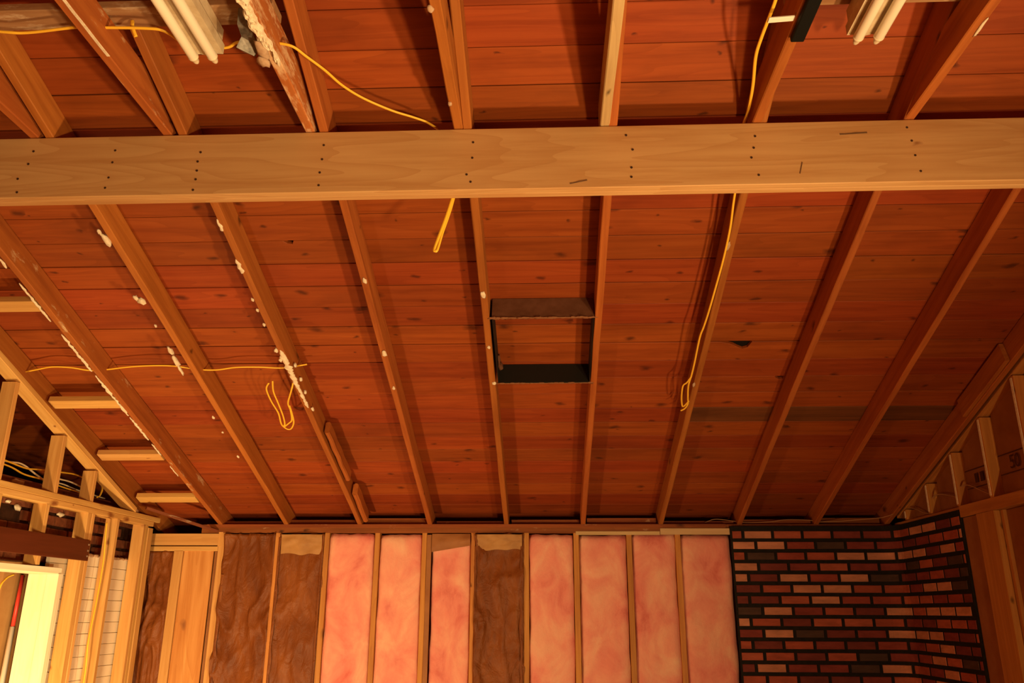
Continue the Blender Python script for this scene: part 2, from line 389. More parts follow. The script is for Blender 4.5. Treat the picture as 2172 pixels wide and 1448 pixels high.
# ---- roof planks (children of the ceiling)
PITCH = .1714
J0 = 3.590
raf_x = [-3.22, -2.71, -2.14, -1.53, -.94, -.33, .28, .895, 1.51, 2.12, 2.66]
notches = {6: [[(1.015, .0), (1.06, .012), (1.10, .030), (1.125, .050), (1.158, .070), (1.185, .058), (1.203, .0)]],
           8: [[(1.412, .0), (1.425, .024), (1.448, .036), (1.470, .030), (1.478, .0)]],
           1: [[(-1.345, .0), (-1.325, .018), (-1.300, .024), (-1.288, .0)]]}
def plank(n, x0, x1, mat):
    y0 = J0 + n * PITCH; wdt = PITCH / CS - random.choice([.0012, .002, .003, .005, .008])
    th = .019; z_off = .147 + random.uniform(0, .0018)
    org = Vector((x0, y0, rb(y0) + z_off + H))
    mw = Matrix(((1, 0, 0, org.x), (0, RD.y, RN.y, org.y), (0, RD.z, RN.z, org.z), (0, 0, 0, 1)))
    L = x1 - x0 - .0015
    out = [(0, 0)]
    for nt in notches.get(n, []):
        if x0 < nt[0][0] and nt[-1][0] < x1: out += [(a - x0, b) for a, b in nt]
    out += [(L, random.uniform(0, .002)), (L, wdt), (0, wdt)]
    N = len(out); b = .0018
    V = [(x, y, 0) for x, y in out] + [(x, y, th) for x, y in out]
    F = [tuple(range(N - 1, -1, -1)), tuple(range(N, 2 * N))] + [(i, (i + 1) % N, (i + 1) % N + N, i + N) for i in range(N)]
    me = mesh('plank', V, F); bm = bmesh.new(); bm.from_mesh(me); bmesh.ops.recalc_face_normals(bm, faces=bm.faces)
    ed = [e for e in bm.edges if all(v.co.z < .001 for v in e.verts)]
    bmesh.ops.bevel(bm, geom=ed, offset=b, segments=1, affect='EDGES')
    bm.to_mesh(me); bm.free()
    return link('plank', me, mat, mw, ceiling)
rp = random.Random(11)
for n in range(-11, 21):
    if n == 10: cuts = [-4.35, -1.53, .895, 2.85]
    else:
        cs = sorted(rp.sample(raf_x[2:9], rp.choice([1, 2, 2])))
        cuts = [-4.35] + cs + [2.85]
        if n in notches: cuts = [-4.35] + [c for c in cs if not any(a[0][0] - .02 < c < a[-1][0] + .02 for a in notches[n])] + [2.85]
    for i in range(len(cuts) - 1):
        plank(n, cuts[i], cuts[i + 1], 'plank_dark' if (n == 10 and i == 2) else 'plank')

# ------------------------------------------------------------------ rafters (2x6)
def rafter(xa, xb, mat, label, bow=0.0, y_lo=7.14, y_hi=.66):
    """xa: x at Y=3.36, xb: x at Y=6.69"""
    k = (xb - xa) / (6.69 - 3.36)
    xl, xh = xb + k * (y_lo - 6.69), xa + k * (max(y_hi, 2.4) - 3.36)
    c = Vector((0, 0, .147 / 2))
    o = member('rafter', (xl, y_lo, rb(y_lo) + .0735), (xh, y_hi, rb(y_hi) + .0735), .038, .139, mat, (0, 0, 1), bev=.004, seg=26, bow=bow, jit=.0016)
    return tag(o, label, 'rafter', 'rafters under the roof planks')
R = {}
R[-1] = rafter(-3.215, -3.225, 'rafter', 'old rafter above the sloped plate of the left gable wall')
R[0] = rafter(-2.745, -2.675, 'rafter_painted', 'rafter with a long broken line of white plaster, next to the blocking')
R[1] = rafter(-2.141, -2.137, 'rafter', 'rafter dotted with three white plaster lumps', bow=.03)
R[2] = rafter(-1.539, -1.526, 'rafter', 'patched rafter carrying the largest white plaster patch')
R[3] = rafter(-.924, -.955, 'rafter', 'plain rafter between the plastered rafter and the black vent box')
R[4] = rafter(-.319, -.339, 'rafter', 'rafter along the left side of the black vent box')
R[5] = rafter(.284, .276, 'rafter', 'rafter along the right side of the black vent box')
R[6] = rafter(.896, .894, 'rafter', 'rafter with a yellow cable hanging along it')
R[7] = rafter(1.502, 1.52, 'rafter', 'rafter right of the triangular hole in the planks', bow=-.02)
R[8] = rafter(2.116, 2.12, 'rafter', 'rightmost full rafter, beside the dark planks', bow=-.02)
R[9] = rafter(2.665, 2.665, 'rafter', 'dim rafter on top of the right gable wall')

AX = (RD, Vector((1, 0, 0)), RN)
def on_rafter(x, y, off=0): return Vector((x, y, rb(y) + off))
def streak(x0, y0, x1, y1, wdt, n, seed, th=.006):
    """ragged film of plaster stuck to a rafter underside"""
    rr = random.Random(seed); nu = max(10, int(abs(y1 - y0) / .008)); V, F = [], []; m = 6
    for i in range(nu + 1):
        t = i / nu; y = y0 + (y1 - y0) * t; x = x0 + (x1 - x0) * t
        end = min(1, 6 * t, 6 * (1 - t))
        wl = wdt * (.35 + .65 * end) * (.65 + .9 * noise.noise(Vector((y * 31, seed, 1)))); wr = wdt * (.35 + .65 * end) * (.65 + .9 * noise.noise(Vector((y * 43, seed, 7))))
        wl = max(wl, .0015); wr = max(wr, .0015)
        for k in range(m + 1):
            u = k / m; xx = x - wl + (wl + wr) * u
            h = th * (1 - (2 * u - 1) ** 4) * (.55 + .6 * abs(noise.noise(Vector((xx * 150, y * 90, seed))))) if 0 < i < nu else 0
            q = on_rafter(xx, y, .0005 - h / CS); V.append((q.x, q.y, q.z + H))
    for i in range(nu):
        for k in range(m): q = i * (m + 1) + k; F.append((q, q + 1, q + m + 2, q + m + 1))
    n0 = len(V); V += [(x_, y_, max(z_, rb(y_) + H) + .002) for x_, y_, z_ in V]; F += [tuple(n0 + i for i in reversed(q)) for q in F]
    return [(V, F)]
it = []
for a, b, wd_, n in ((3.66, 3.74, .010, 5), (3.85, 4.16, .010, 13), (4.27, 4.62, .013, 16), (4.66, 5.10, .013, 20), (5.12, 5.40, .011, 11), (5.45, 5.60, .007, 6), (5.75, 5.9, .005, 4)):
    f = lambda y: -2.759 + (y - 3.36) * .0205
    blobs('plaster_residue', streak(f(a), a, f(b), b, wd_, n, a * 7), 'plaster', R[0])
def lumps(items, mat, parent, groups=None):
    if groups is None: groups = [[i] for i in range(len(items))]
    for g in groups: blobs('plaster_residue', [items[i] for i in g], mat, parent)
lumps([blob_geo(on_rafter(-2.140, 3.552, -.004), (.045, .016, .014), AX, 1, .6), blob_geo(on_rafter(-2.150, 3.50, -.004), (.02, .008, .01), AX, 8, .6),
       blob_geo(on_rafter(-2.158, 3.993, -.004), (.024, .024, .014), AX, 2, .6), blob_geo(on_rafter(-2.178, 3.965, -.004), (.018, .014, .01), AX, 9, .6),
       blob_geo(on_rafter(-2.168, 4.199, -.002), (.012, .006, .006), AX, 3, .5),
       blob_geo(on_rafter(-2.171, 4.42, -.004), (.034, .014, .012), AX, 4, .6), blob_geo(on_rafter(-2.176, 4.51, -.006), (.055, .014, .014), AX, 5, .6), blob_geo(on_rafter(-2.182, 4.60, -.006), (.05, .008, .01), AX, 12, .6),
       blob_geo(on_rafter(-2.17, 5.12, -.002), (.02, .01, .005), AX, 6, .5), blob_geo(on_rafter(-2.17, 5.30, -.002), (.012, .008, .005), AX, 7, .5), blob_geo(on_rafter(-2.17, 5.62, -.002), (.02, .008, .005), AX, 11, .5)], 'plaster', R[1], [[0, 1], [2, 3], [4], [5, 6, 7], [8], [9], [10]])
blobs('plaster_residue', streak(-1.553, 3.435, -1.55, 3.51, .011, 6, 31, .010), 'plaster', R[2])
blobs('plaster_residue', streak(-1.55, 3.70, -1.545, 3.80, .015, 7, 41, .010), 'plaster', R[2])
lumps([blob_geo(on_rafter(-1.558, y, -.002), (.014, .008, .006), AX, y, .5) for y in (3.996, 4.08, 4.201)], 'plaster', R[2])
it = []
it = streak(-1.532, 4.43, -1.528, 4.80, .026, 20, 51, .012) + streak(-1.528, 4.70, -1.520, 5.02, .015, 20, 57, .010)
blobs('plaster_residue', it, 'plaster', R[2])
lumps([blob_geo(on_rafter(x, y, z), (.016, .010, .012), AX, y * 3, .6) for x, y, z in ((-1.500, 4.62, .03), (-1.503, 4.76, .03), (-1.505, 4.88, .02), (-1.500, 5.05, .01), (-1.556, 4.43, .0), (-1.556, 4.52, .0))], 'plaster', R[2])
# splice boards on the broken rafter
member('splice_board', (-1.480, 5.36, rb(5.36) + .060), (-1.478, 6.02, rb(6.02) + .060), .034, .085, 'rafter', (0, 0, 1), R[2], .008, seg=6, jit=.004)
member('splice_board', (-1.470, 6.23, rb(6.23) + .060), (-1.476, 6.69, rb(6.69) + .060), .040, .10, 'rafter', (0, 0, 1), R[2], .012, seg=4, jit=.004)
lumps([blob_geo(on_rafter(-.932, 3.864, -.002), (.022, .012, .006), AX, 4, .5), blob_geo(on_rafter(-.936, 4.463, -.004), (.03, .014, .008), AX, 5, .5), blob_geo(on_rafter(-.938, 4.808, -.002), (.02, .010, .006), AX, 6, .5)], 'plaster', R[3])
lumps([blob_geo(on_rafter(-.330, 3.98, -.002), (.03, .012, .005), AX, 14, .5), blob_geo(on_rafter(-.330, 4.42, -.002), (.016, .010, .006), AX, 15, .5), blob_geo(on_rafter(-.32, 4.77, -.002), (.016, .012, .004), AX, 16, .5)], 'plaster', R[4])
lumps([blob_geo(on_rafter(.880, 3.66, -.001), (.035, .009, .004), AX, 21, .5), blob_geo(on_rafter(.880, 4.80, -.001), (.025, .008, .004), AX, 22, .5)], 'plaster_grey', R[6])

# ------------------------------------------------------------------ main beam
beam = empty('support_beam', (0, 2.995, 1.628))
tag(beam, 'wide pale two-ply wooden beam spanning the room below the rafters', 'beam')
member('beam_ply', (-4.3, 2.976, 1.7725), (2.85, 2.976, 1.7725), .037, .287, 'beam', parent=beam, bev=.004, seg=20, jit=.0006)
member('beam_ply', (-4.3, 3.0145, 1.7735), (2.85, 3.0145, 1.7735), .037, .285, 'beam', parent=beam, bev=.004, seg=20, jit=.0006)
V, F = [], []
for x, z in [(-2.168,1.850),(-2.179,1.789),(-2.211,1.719),(-2.202,1.656),(-1.813,1.846),(-1.816,1.789),(-1.821,1.717),(-1.828,1.669),(-1.444,1.829),(-1.451,1.785),(-1.449,1.742),(-1.449,1.701),(-1.454,1.652),(-0.923,1.851),(-0.925,1.784),(-0.930,1.722),(-0.930,1.663),(-0.297,1.850),(-0.299,1.777),(-0.321,1.700),(-0.304,1.666),(0.335,1.869),(0.359,1.801),(0.351,1.718),(0.349,1.675),(0.859,1.852),(0.849,1.798),(0.836,1.753),(0.858,1.673),(1.472,1.878),(1.482,1.816),(1.486,1.749),(1.497,1.677)]:
    k = len(V); r = .0055
    for yy in (2.9585, 2.9565):
        for a in range(6): V.append((x + r * cos(a * pi / 3), yy, z + r * sin(a * pi / 3) + H))
    F.append(tuple(k + 6 + a for a in range(6))); F += [(k + a, k + (a + 1) % 6, k + 6 + (a + 1) % 6, k + 6 + a) for a in range(6)]
o = link('nail_heads', mesh('nail_heads', V, F), 'nail', Matrix(), beam); o['kind'] = 'stuff'
member('pencil_mark', (1.022, 2.9572, 1.676), (1.036, 2.9572, 1.727), .002, .004, 'pencil', (1, 0, 0), beam, .0005)
member('scuff_mark', (.10, 2.9572, 1.650), (.17, 2.9572, 1.664), .002, .006, 'pencil', (0, 0, 1), beam, .0005, seg=5, jit=.0008)
member('scuff_mark', (1.20, 2.9572, 1.853), (1.31, 2.9572, 1.858), .002, .007, 'pencil', (0, 0, 1), beam, .0005, seg=5, jit=.0008)

# ------------------------------------------------------------------ ceiling joists (2x6, level, resting on the beam)
ZJ = 1.9175
jl = [(-2.18, 'rafter', 'leftmost ceiling joist above the beam, cut by the picture edge'),
      (-1.60, 'rafter_painted', 'orange ceiling joist with a thin white paint strip, left of the left tubes'),
      (-.988, 'joist_smear', 'ceiling joist smeared with white plaster, right of the left tubes'),
      (-.360, 'rafter', 'grooved reddish ceiling joist in the middle of the upper edge'),
      (.250, 'joist_pale', 'pale weathered ceiling joist, the lightest one above the beam'),
      (.874, 'rafter', 'ceiling joist with a black strip fastened under it'),
      (1.490, 'rafter', 'reddish ceiling joist right of the right tubes'),
      (2.10, 'rafter', 'ceiling joist nearest the right wall, above the beam')]
JO = []
for x, m, lab in jl:
    o = member('ceiling_joist', (x, 3.03, ZJ + .07), (x, -1.6, ZJ + .07), .040, .139, m, bev=.004, seg=14, jit=.0015)
    JO.append(tag(o, lab, 'joist', 'level joists resting on the beam'))
AW = (Vector((0, 1, 0)), Vector((1, 0, 0)), Vector((0, 0, 1)))
def joist_patch(x, y0, y1, wdt, th, seed):
    V, F = [], []; nu, m = 44, 8
    for i in range(nu + 1):
        t = i / nu; y = y0 + (y1 - y0) * t; end = min(1, .4 + 5 * t, .4 + 5 * (1 - t))
        xl = x - wdt * end * (.8 + .7 * noise.noise(Vector((y * 22, seed, 1)))); xr_ = x + wdt * end * (.8 + .7 * noise.noise(Vector((y * 27, seed, 9))))
        for k in range(m + 1):
            u = k / m; xx = xl + (xr_ - xl) * u
            h = th * (1 - (2 * u - 1) ** 6) * (.5 + .8 * abs(noise.noise(Vector((xx * 60, y * 40, seed)))) + .3 * noise.noise(Vector((xx * 200, y * 160, seed)))) if 0 < i < nu else 0
            V.append((xx, y, ZJ - h + H))
    for i in range(nu):
        for k in range(m): q = i * (m + 1) + k; F.append((q, q + 1, q + m + 2, q + m + 1))
    n0 = len(V); V += [(x_, y_, ZJ + H + .001) for x_, y_, z_ in V]; F += [tuple(n0 + i for i in reversed(q)) for q in F]
    return V, F
blobs('plaster_lump', [joist_patch(-.992, 2.02, 2.43, .024, .022, 3.0), joist_patch(-.974, 2.36, 2.51, .010, .016, 6.0)], 'plaster', JO[2], False)
blobs('plaster_flap', [blob_geo(Vector((-1.006, 2.41, ZJ - .018)), (.055, .020, .010), AW, 3.3, .5), blob_geo(Vector((-1.012, 2.455, ZJ - .030)), (.028, .022, .012), AW, 9.3, .5)], 'plaster_grey', JO[2])
member('paint_strip', (-1.584, 2.07, ZJ - .0008), (-1.584, 2.44, ZJ - .0008), .012, .003, 'plaster', parent=JO[1], bev=.0008, seg=8, jit=.001)
lumps([blob_geo(Vector((-.378, 2.24, ZJ - .002)), (.016, .012, .008), AW, 61, .5), blob_geo(Vector((-.375, 2.78, ZJ - .002)), (.014, .008, .006), AW, 62, .5)], 'plaster_grey', JO[3])
blobs('plaster_residue', [blob_geo(Vector((1.502, 2.40, ZJ - .001)), (.05, .006, .004), AW, 63, .5)], 'plaster', JO[6])

# boards over the joists that carry the lights
tag(member('light_support_board', (-2.35, 2.415, 2.0785), (-.97, 2.415, 2.0785), .105, .034, 'support', bev=.003), 'dusty grey board over the joists, carrying the left tubes', 'board', 'boards carrying the lights')
tag(member('light_support_board', (.86, 2.395, 2.0785), (1.62, 2.395, 2.0785), .105, .034, 'support', bev=.003), 'dusty grey board over the joists, carrying the right tubes', 'board', 'boards carrying the lights')

# ------------------------------------------------------------------ fluorescent fixtures
def lathe_y(profile, cx, cz, sides=18):
    """profile: (y, r) list; returns verts, faces of a body of revolution round a line along Y"""
    V, F = [], []
    for y, r in profile:
        for k in range(sides):
            a = 2 * pi * k / sides; V.append((cx + r * cos(a), y, cz + r * sin(a) + H))
    for i in range(len(profile) - 1):
        for k in range(sides):
            a = i * sides + k; b = i * sides + (k + 1) % sides; F.append((a, b, b + sides, a + sides))
    F.append(tuple(range(sides - 1, -1, -1))); n0 = (len(profile) - 1) * sides; F.append(tuple(range(n0, n0 + sides)))
    return V, F
def fixture(xc, yend, label, dx=.0):
    t = empty('fluorescent_fixture', (xc, yend - .6, 1.91))
    tag(t, label, 'light fixture', 'unlit twin tube lights above the beam')
    y1, y0 = yend - .012, yend - 1.24
    # reflector housing: shallow channel with splayed sides
    prof = [(-.056, 1.951), (-.056, 1.990), (-.045, 2.012), (-.045, 2.058), (.045, 2.058), (.045, 2.012), (.056, 1.990), (.056, 1.951), (.030, 1.953), (0, 1.945), (-.030, 1.953)]
    n = len(prof); V = [(xc + dx + a, y, b + H) for y in (y0, y1) for a, b in prof]
    F = [(i, (i + 1) % n, (i + 1) % n + n, i + n) for i in range(n)] + [tuple(range(n - 1, -1, -1)), tuple(range(n, 2 * n))]
    me = mesh('housing', V, F); bm = bmesh.new(); bm.from_mesh(me); bmesh.ops.recalc_face_normals(bm, faces=bm.faces); bm.to_mesh(me); bm.free()
    link('housing', me, 'fixture', Matrix(), t)
    for s in (-1, 1):
        cx = xc + s * .0355
        v, f = lathe_y([(y0 + .03, .0185), (y1 - .022, .0185), (y1 - .018, .0175)], cx, 1.93)
        tb = link('tube', mesh('tube', v, f), 'tube', Matrix(), t, True)
        v, f = lathe_y([(y1 - .020, .0190), (y1 - .012, .0186), (y1 - .009, .0130), (y1 + .006, .0120), (y1 + .016, .0085), (y1 + .021, .005)], cx, 1.93)
        link('end_cap', mesh('end_cap', v, f), 'metal_cap', Matrix(), tb, True)
    return t
fixture(-1.249, 2.500, 'unlit twin fluorescent tubes at the upper left, beside the plastered joist', .012)
fixture(1.144, 2.484, 'unlit twin fluorescent tubes at the upper right, beside the black strip', -.012)

# crumpled metal strap hanging near the left fixture
V = [(-1.03, 2.34, 2.01), (-1.075, 2.33, 2.02), (-1.085, 2.36, 1.975), (-1.040, 2.37, 1.965), (-1.082, 2.40, 1.955), (-1.035, 2.44, 1.945), (-1.105, 2.42, 1.925), (-1.050, 2.46, 1.915), (-1.098, 2.475, 1.945), (-1.06, 2.485, 1.950)]
F = [(0, 1, 2, 3), (3, 2, 4, 5), (5, 4, 6, 7), (7, 6, 8, 9)]
V2 = [(a, b, c + H) for a, b, c in V]; V2 += [(a + .003, b + .002, c + .003) for a, b, c in V2]
F2 = F + [tuple(i + 10 for i in reversed(q)) for q in F] + [(0, 10, 11, 1), (8, 18, 19, 9)] + [(0, 3, 13, 10), (3, 5, 15, 13), (5, 7, 17, 15), (7, 9, 19, 17), (1, 11, 12, 2), (2, 12, 14, 4), (4, 14, 16, 6), (6, 16, 18, 8)]
tag(link('metal_strap', mesh('metal_strap', V2, F2), 'steel'), 'crumpled grey metal strap hanging between the left tubes and plastered joist', 'bracket')

# black strip and white bracket at joist 5
tag(member('black_strip', (.885, 2.43, ZJ - .0115), (.885, .9, ZJ - .0115), .046, .022, 'black', bev=.003), 'black strip fastened along the underside of a ceiling joist', 'strip')
tag(member('cable_bracket', (.766, 2.346, ZJ + .004), (.853, 2.346, ZJ + .010), .024, .008, 'white', bev=.002), 'small white bracket holding the yellow cable off the joist', 'bracket')

# ------------------------------------------------------------------ vent box between two rafters
vb = empty('vent_box', (-.02, 4.47, rb(4.47)))
tag(vb, 'open black sheet box fitted between two rafters in the roof middle', 'vent box')
def vent_panel(name, y, mat, th):
    p = on_rafter(-.297, y, 0); q = on_rafter(.257, y, 0); c = RN * .068
    return member(name, p + c, q + c, th, .136, mat, RN, vb, .001)
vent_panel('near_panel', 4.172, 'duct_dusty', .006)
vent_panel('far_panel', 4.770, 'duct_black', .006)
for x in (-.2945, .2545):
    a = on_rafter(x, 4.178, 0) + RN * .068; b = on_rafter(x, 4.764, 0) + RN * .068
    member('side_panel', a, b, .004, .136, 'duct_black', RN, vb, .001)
it = []
rr = random.Random(5)
for i in range(34):
    it.append(blob_geo(on_rafter(-.30 + .56 * i / 33, 4.172, .001), (.008 * rr.uniform(.5, 1.3), .020, .005 * rr.uniform(.4, 1.2)), AX, i * 2.1, .6))
blobs('dust_fringe', it, 'lint', vb)
it = [blob_geo(on_rafter(-.30 + .56 * i / 19, 4.772, .0), (.006 * rr.uniform(.3, 1.3), .022, .004), AX, i * 2.7, .6) for i in range(20)]
blobs('dust_fringe', it, 'lint', vb)
blobs('torn_lining', [blob_geo(on_rafter(-.288, 4.70, .10), (.05, .010, .03), AX, 4.4, .6), blob_geo(on_rafter(-.28, 4.745, .09), (.02, .014, .03), AX, 7.4, .6)], 'duct_dusty', vb)

# ------------------------------------------------------------------ yellow cables
tag(cable('cable', [[(-2.30, 2.40, 2.045), (-1.977, 2.395, 2.0), (-1.877, 2.404, 2.0), (-1.690, 2.383, 2.0), (-1.60, 2.39, 2.002), (-1.436, 2.398, 2.0), (-1.375, 2.418, 2.0), (-1.32, 2.50, 2.0), (-1.19, 2.515, 2.0), (-1.125, 2.485, 2.0), (-1.0, 2.475, 1.985), (-.927, 2.484, 1.975), (-.887, 2.539, 1.970), (-.838, 2.625, 1.970), (-.797, 2.716, 1.970), (-.732, 2.805, 1.970), (-.633, 2.894, 1.970), (-.553, 2.945, 1.970), (-.499, 2.985, 1.970), (-.455, 3.035, 1.965)]], .0062, 'wire'),
    'yellow cable threading through the upper left joists and curving to the beam', 'cable')
tag(cable('cable', [[(-1.50, 2.41, 2.045), (-1.498, 2.415, 2.02), (-1.488, 2.43, 1.99)]], .0085, 'wire'), 'short yellow cable stub hanging below the left light support board', 'cable')
tag(cable('cable', [[(-.380, 3.045, 1.70), (-.389, 3.05, 1.645), (-.412, 3.05, 1.557), (-.439, 3.05, 1.471), (-.456, 3.05, 1.412), (-.452, 3.05, 1.403), (-.444, 3.05, 1.410), (-.426, 3.055, 1.488), (-.403, 3.055, 1.567), (-.385, 3.055, 1.641), (-.376, 3.05, 1.70)]], .0065, 'wire'),
    'folded yellow cable end dangling below the middle of the beam', 'cable')
tag(cable('cable', [[(-3.237, 4.718, 1.391), (-3.115, 4.686, 1.402), (-3.015, 4.663, 1.410), (-2.900, 4.670, 1.407), (-2.797, 4.700, 1.397), (-2.676, 4.692, 1.400), (-2.548, 4.670, 1.407), (-2.397, 4.658, 1.411), (-2.254, 4.665, 1.409), (-2.122, 4.700, 1.397), (-2.008, 4.706, 1.395), (-1.884, 4.684, 1.403), (-1.738, 4.682, 1.403), (-1.597, 4.693, 1.400), (-1.45, 4.69, 1.42)]], .006, 'wire'),
    'yellow cable running level through the left rafters', 'cable')
tag(cable('cable', [[(-1.648, 4.681, 1.314), (-1.674, 4.788, 1.278), (-1.681, 4.915, 1.236), (-1.689, 5.048, 1.191), (-1.704, 5.147, 1.158), (-1.722, 5.187, 1.145), (-1.675, 5.142, 1.160), (-1.646, 5.103, 1.173), (-1.625, 4.995, 1.209), (-1.619, 4.916, 1.235), (-1.583, 4.829, 1.264), (-1.554, 4.765, 1.29), (-1.545, 4.75, 1.32)],
                    [(-1.677, 4.700, 1.307), (-1.710, 4.763, 1.286), (-1.718, 4.889, 1.244), (-1.711, 5.021, 1.200), (-1.722, 5.120, 1.160), (-1.725, 5.175, 1.149), (-1.705, 5.215, 1.136), (-1.676, 5.204, 1.139), (-1.641, 5.131, 1.164), (-1.624, 5.022, 1.200), (-1.617, 4.942, 1.227)]], .0055, 'wire'),
    'loose yellow cable loops hanging from the largest plaster patch', 'cable')
tag(cable('cable', [[(.838, 3.10, 1.86), (.851, 3.345, 1.779), (.866, 3.530, 1.717), (.870, 3.732, 1.650), (.866, 3.933, 1.583), (.860, 4.134, 1.516), (.853, 4.250, 1.477), (.846, 4.339, 1.448), (.850, 4.566, 1.372), (.850, 4.679, 1.334), (.847, 4.798, 1.295), (.861, 4.921, 1.254), (.870, 4.983, 1.233), (.860, 5.034, 1.216), (.835, 5.056, 1.205)],
                    [(.850, 4.70, 1.325), (.833, 4.762, 1.307), (.815, 4.795, 1.296), (.818, 4.879, 1.268), (.829, 4.965, 1.239), (.845, 5.017, 1.222), (.870, 4.95, 1.240)]], .0055, 'wire'),
    'yellow cable dropping along a rafter and ending in a loop', 'cable')
tag(cable('cable', [[(.785, 2.10, 1.99), (.785, 2.306, 1.970), (.785, 2.387, 1.970), (.784, 2.498, 1.970), (.789, 2.604, 1.970), (.819, 2.777, 1.970), (.839, 2.937, 1.970), (.845, 3.05, 1.975)]], .0065, 'wire'),
    'yellow cable bowing beside the black strip down to the beam', 'cable')
tag(cable('cable', [[(1.250, 6.746, .690), (1.327, 6.746, .715), (1.401, 6.746, .711), (1.479, 6.746, .700), (1.56, 6.74, .69), (1.637, 6.726, .687), (1.767, 6.726, .694), (1.898, 6.726, .709), (2.064, 6.726, .705), (2.156, 6.726, .694), (2.29, 6.66, .69), (2.422, 6.58, .695), (2.568, 6.55, .706), (2.66, 6.53, .735), (2.70, 6.50, .772)]], .004, 'wire_dusty'),
    'thin dusty cable lying on the far wall plate above the brick corner', 'cable')
for pts, lab in (([(2.722, 6.50, .77), (2.730, 6.456, .775), (2.730, 6.284, .737), (2.735, 6.191, .702), (2.74, 6.12, .69)], 'thin pale cable curling above the brick, nearest the far corner'),
                 ([(2.74, 6.04, .76), (2.730, 6.007, .783), (2.730, 5.942, .798), (2.730, 5.844, .788), (2.730, 5.695, .755), (2.74, 5.64, .73)], 'thin pale cable curling above the middle of the brick side wall'),
                 ([(2.74, 5.60, .78), (2.730, 5.578, .801), (2.730, 5.500, .802), (2.730, 5.415, .778), (2.730, 5.309, .736), (2.74, 5.23, .70)], 'thin pale cable curling above the right wall plate end')):
    tag(cable('cable', [pts], .0055, 'wire_dusty'), lab, 'cable', 'thin cables above the brick')

# ------------------------------------------------------------------ far wall framing
PL = tag(box('top_plate', (-2.82, D, .604), (1.40, D + .089, .672), 'plate', grain=0), 'reddish top plate of the far wall carrying the rafters', 'plate')
tag(box('top_plate', (1.40, D + .012, .604), (2.70, D + .089, .672), 'plate', grain=0), 'dim end of the top plate above the brick', 'plate')
box('plate_edge_strip', (-2.78, D - .002, .646), (1.40, D + .02, .674), 'plate', PL, grain=0)
tag(box('trim_strip', (.215, D - .006, .588), (.88, D - .001, .617), 'strip', grain=0), 'pale cream wood strip under the plate, longer left piece', 'strip')
tag(box('trim_strip', (.884, D - .008, .590), (1.428, D - .001, .640), 'strip', grain=0), 'pale cream wood strip under the plate, next to the brick', 'strip')
for i in range(len(raf_x) - 2):
    a, b = raf_x[i + 1] + .03, raf_x[i + 2] - .03
    if a > 2.3: continue
    b_ = box('frieze_block', (a, D + .065, .674), (b, D + .088, .715 + .012 * ((i * 7) % 3 - 1)), 'plate', grain=0)
    names = ['over the first kraft bay', 'left of the patched rafter', 'right of the patched rafter', 'left of the vent box rafters', 'below the vent box', 'right of the vent box rafters', 'left of the brick', 'just above the brick', 'above the brick corner']
    tag(b_, 'reddish blocking between rafter feet on the far plate, ' + names[i], 'blocking', 'blocking between the rafter feet')
studs = [(1, -2.645, .05), (2, -2.186, .04), (3, -1.785, .040), (4, -1.376, .040), (5, -.995, .038), (6, -.604, .034), (7, -.178, .040), (8, .218, .044), (9, .636, .042), (10, 1.019, .042)]
sl = {1: 'bright corner stud of the far wall, left of the first kraft paper', 2: 'far wall stud between the two crumpled kraft bays', 3: 'far wall stud between kraft paper and the first pink batt',
      4: 'far wall stud between the first and second pink batts', 5: 'far wall stud with a dark gap beside it, left of the third pink batt', 6: 'far wall stud between the third pink batt and the lone kraft bay',
      7: 'far wall stud right of the lone kraft bay', 8: 'far wall stud at the left end of the cream strip', 9: 'far wall stud under the middle of the cream strip', 10: 'far wall stud left of the last pink batt'}
SX = {}
for k, x, wd_ in studs:
    SX[k] = (x, wd_)
    o = member('wall_stud', (x, D + .0445, FL), (x, D + .0445, .604), wd_, .089, 'lumber' if k == 1 else 'stud', (0, 1, 0), bev=.003, seg=8, jit=.001)
    tag(o, sl[k], 'stud', 'studs of the far wall')

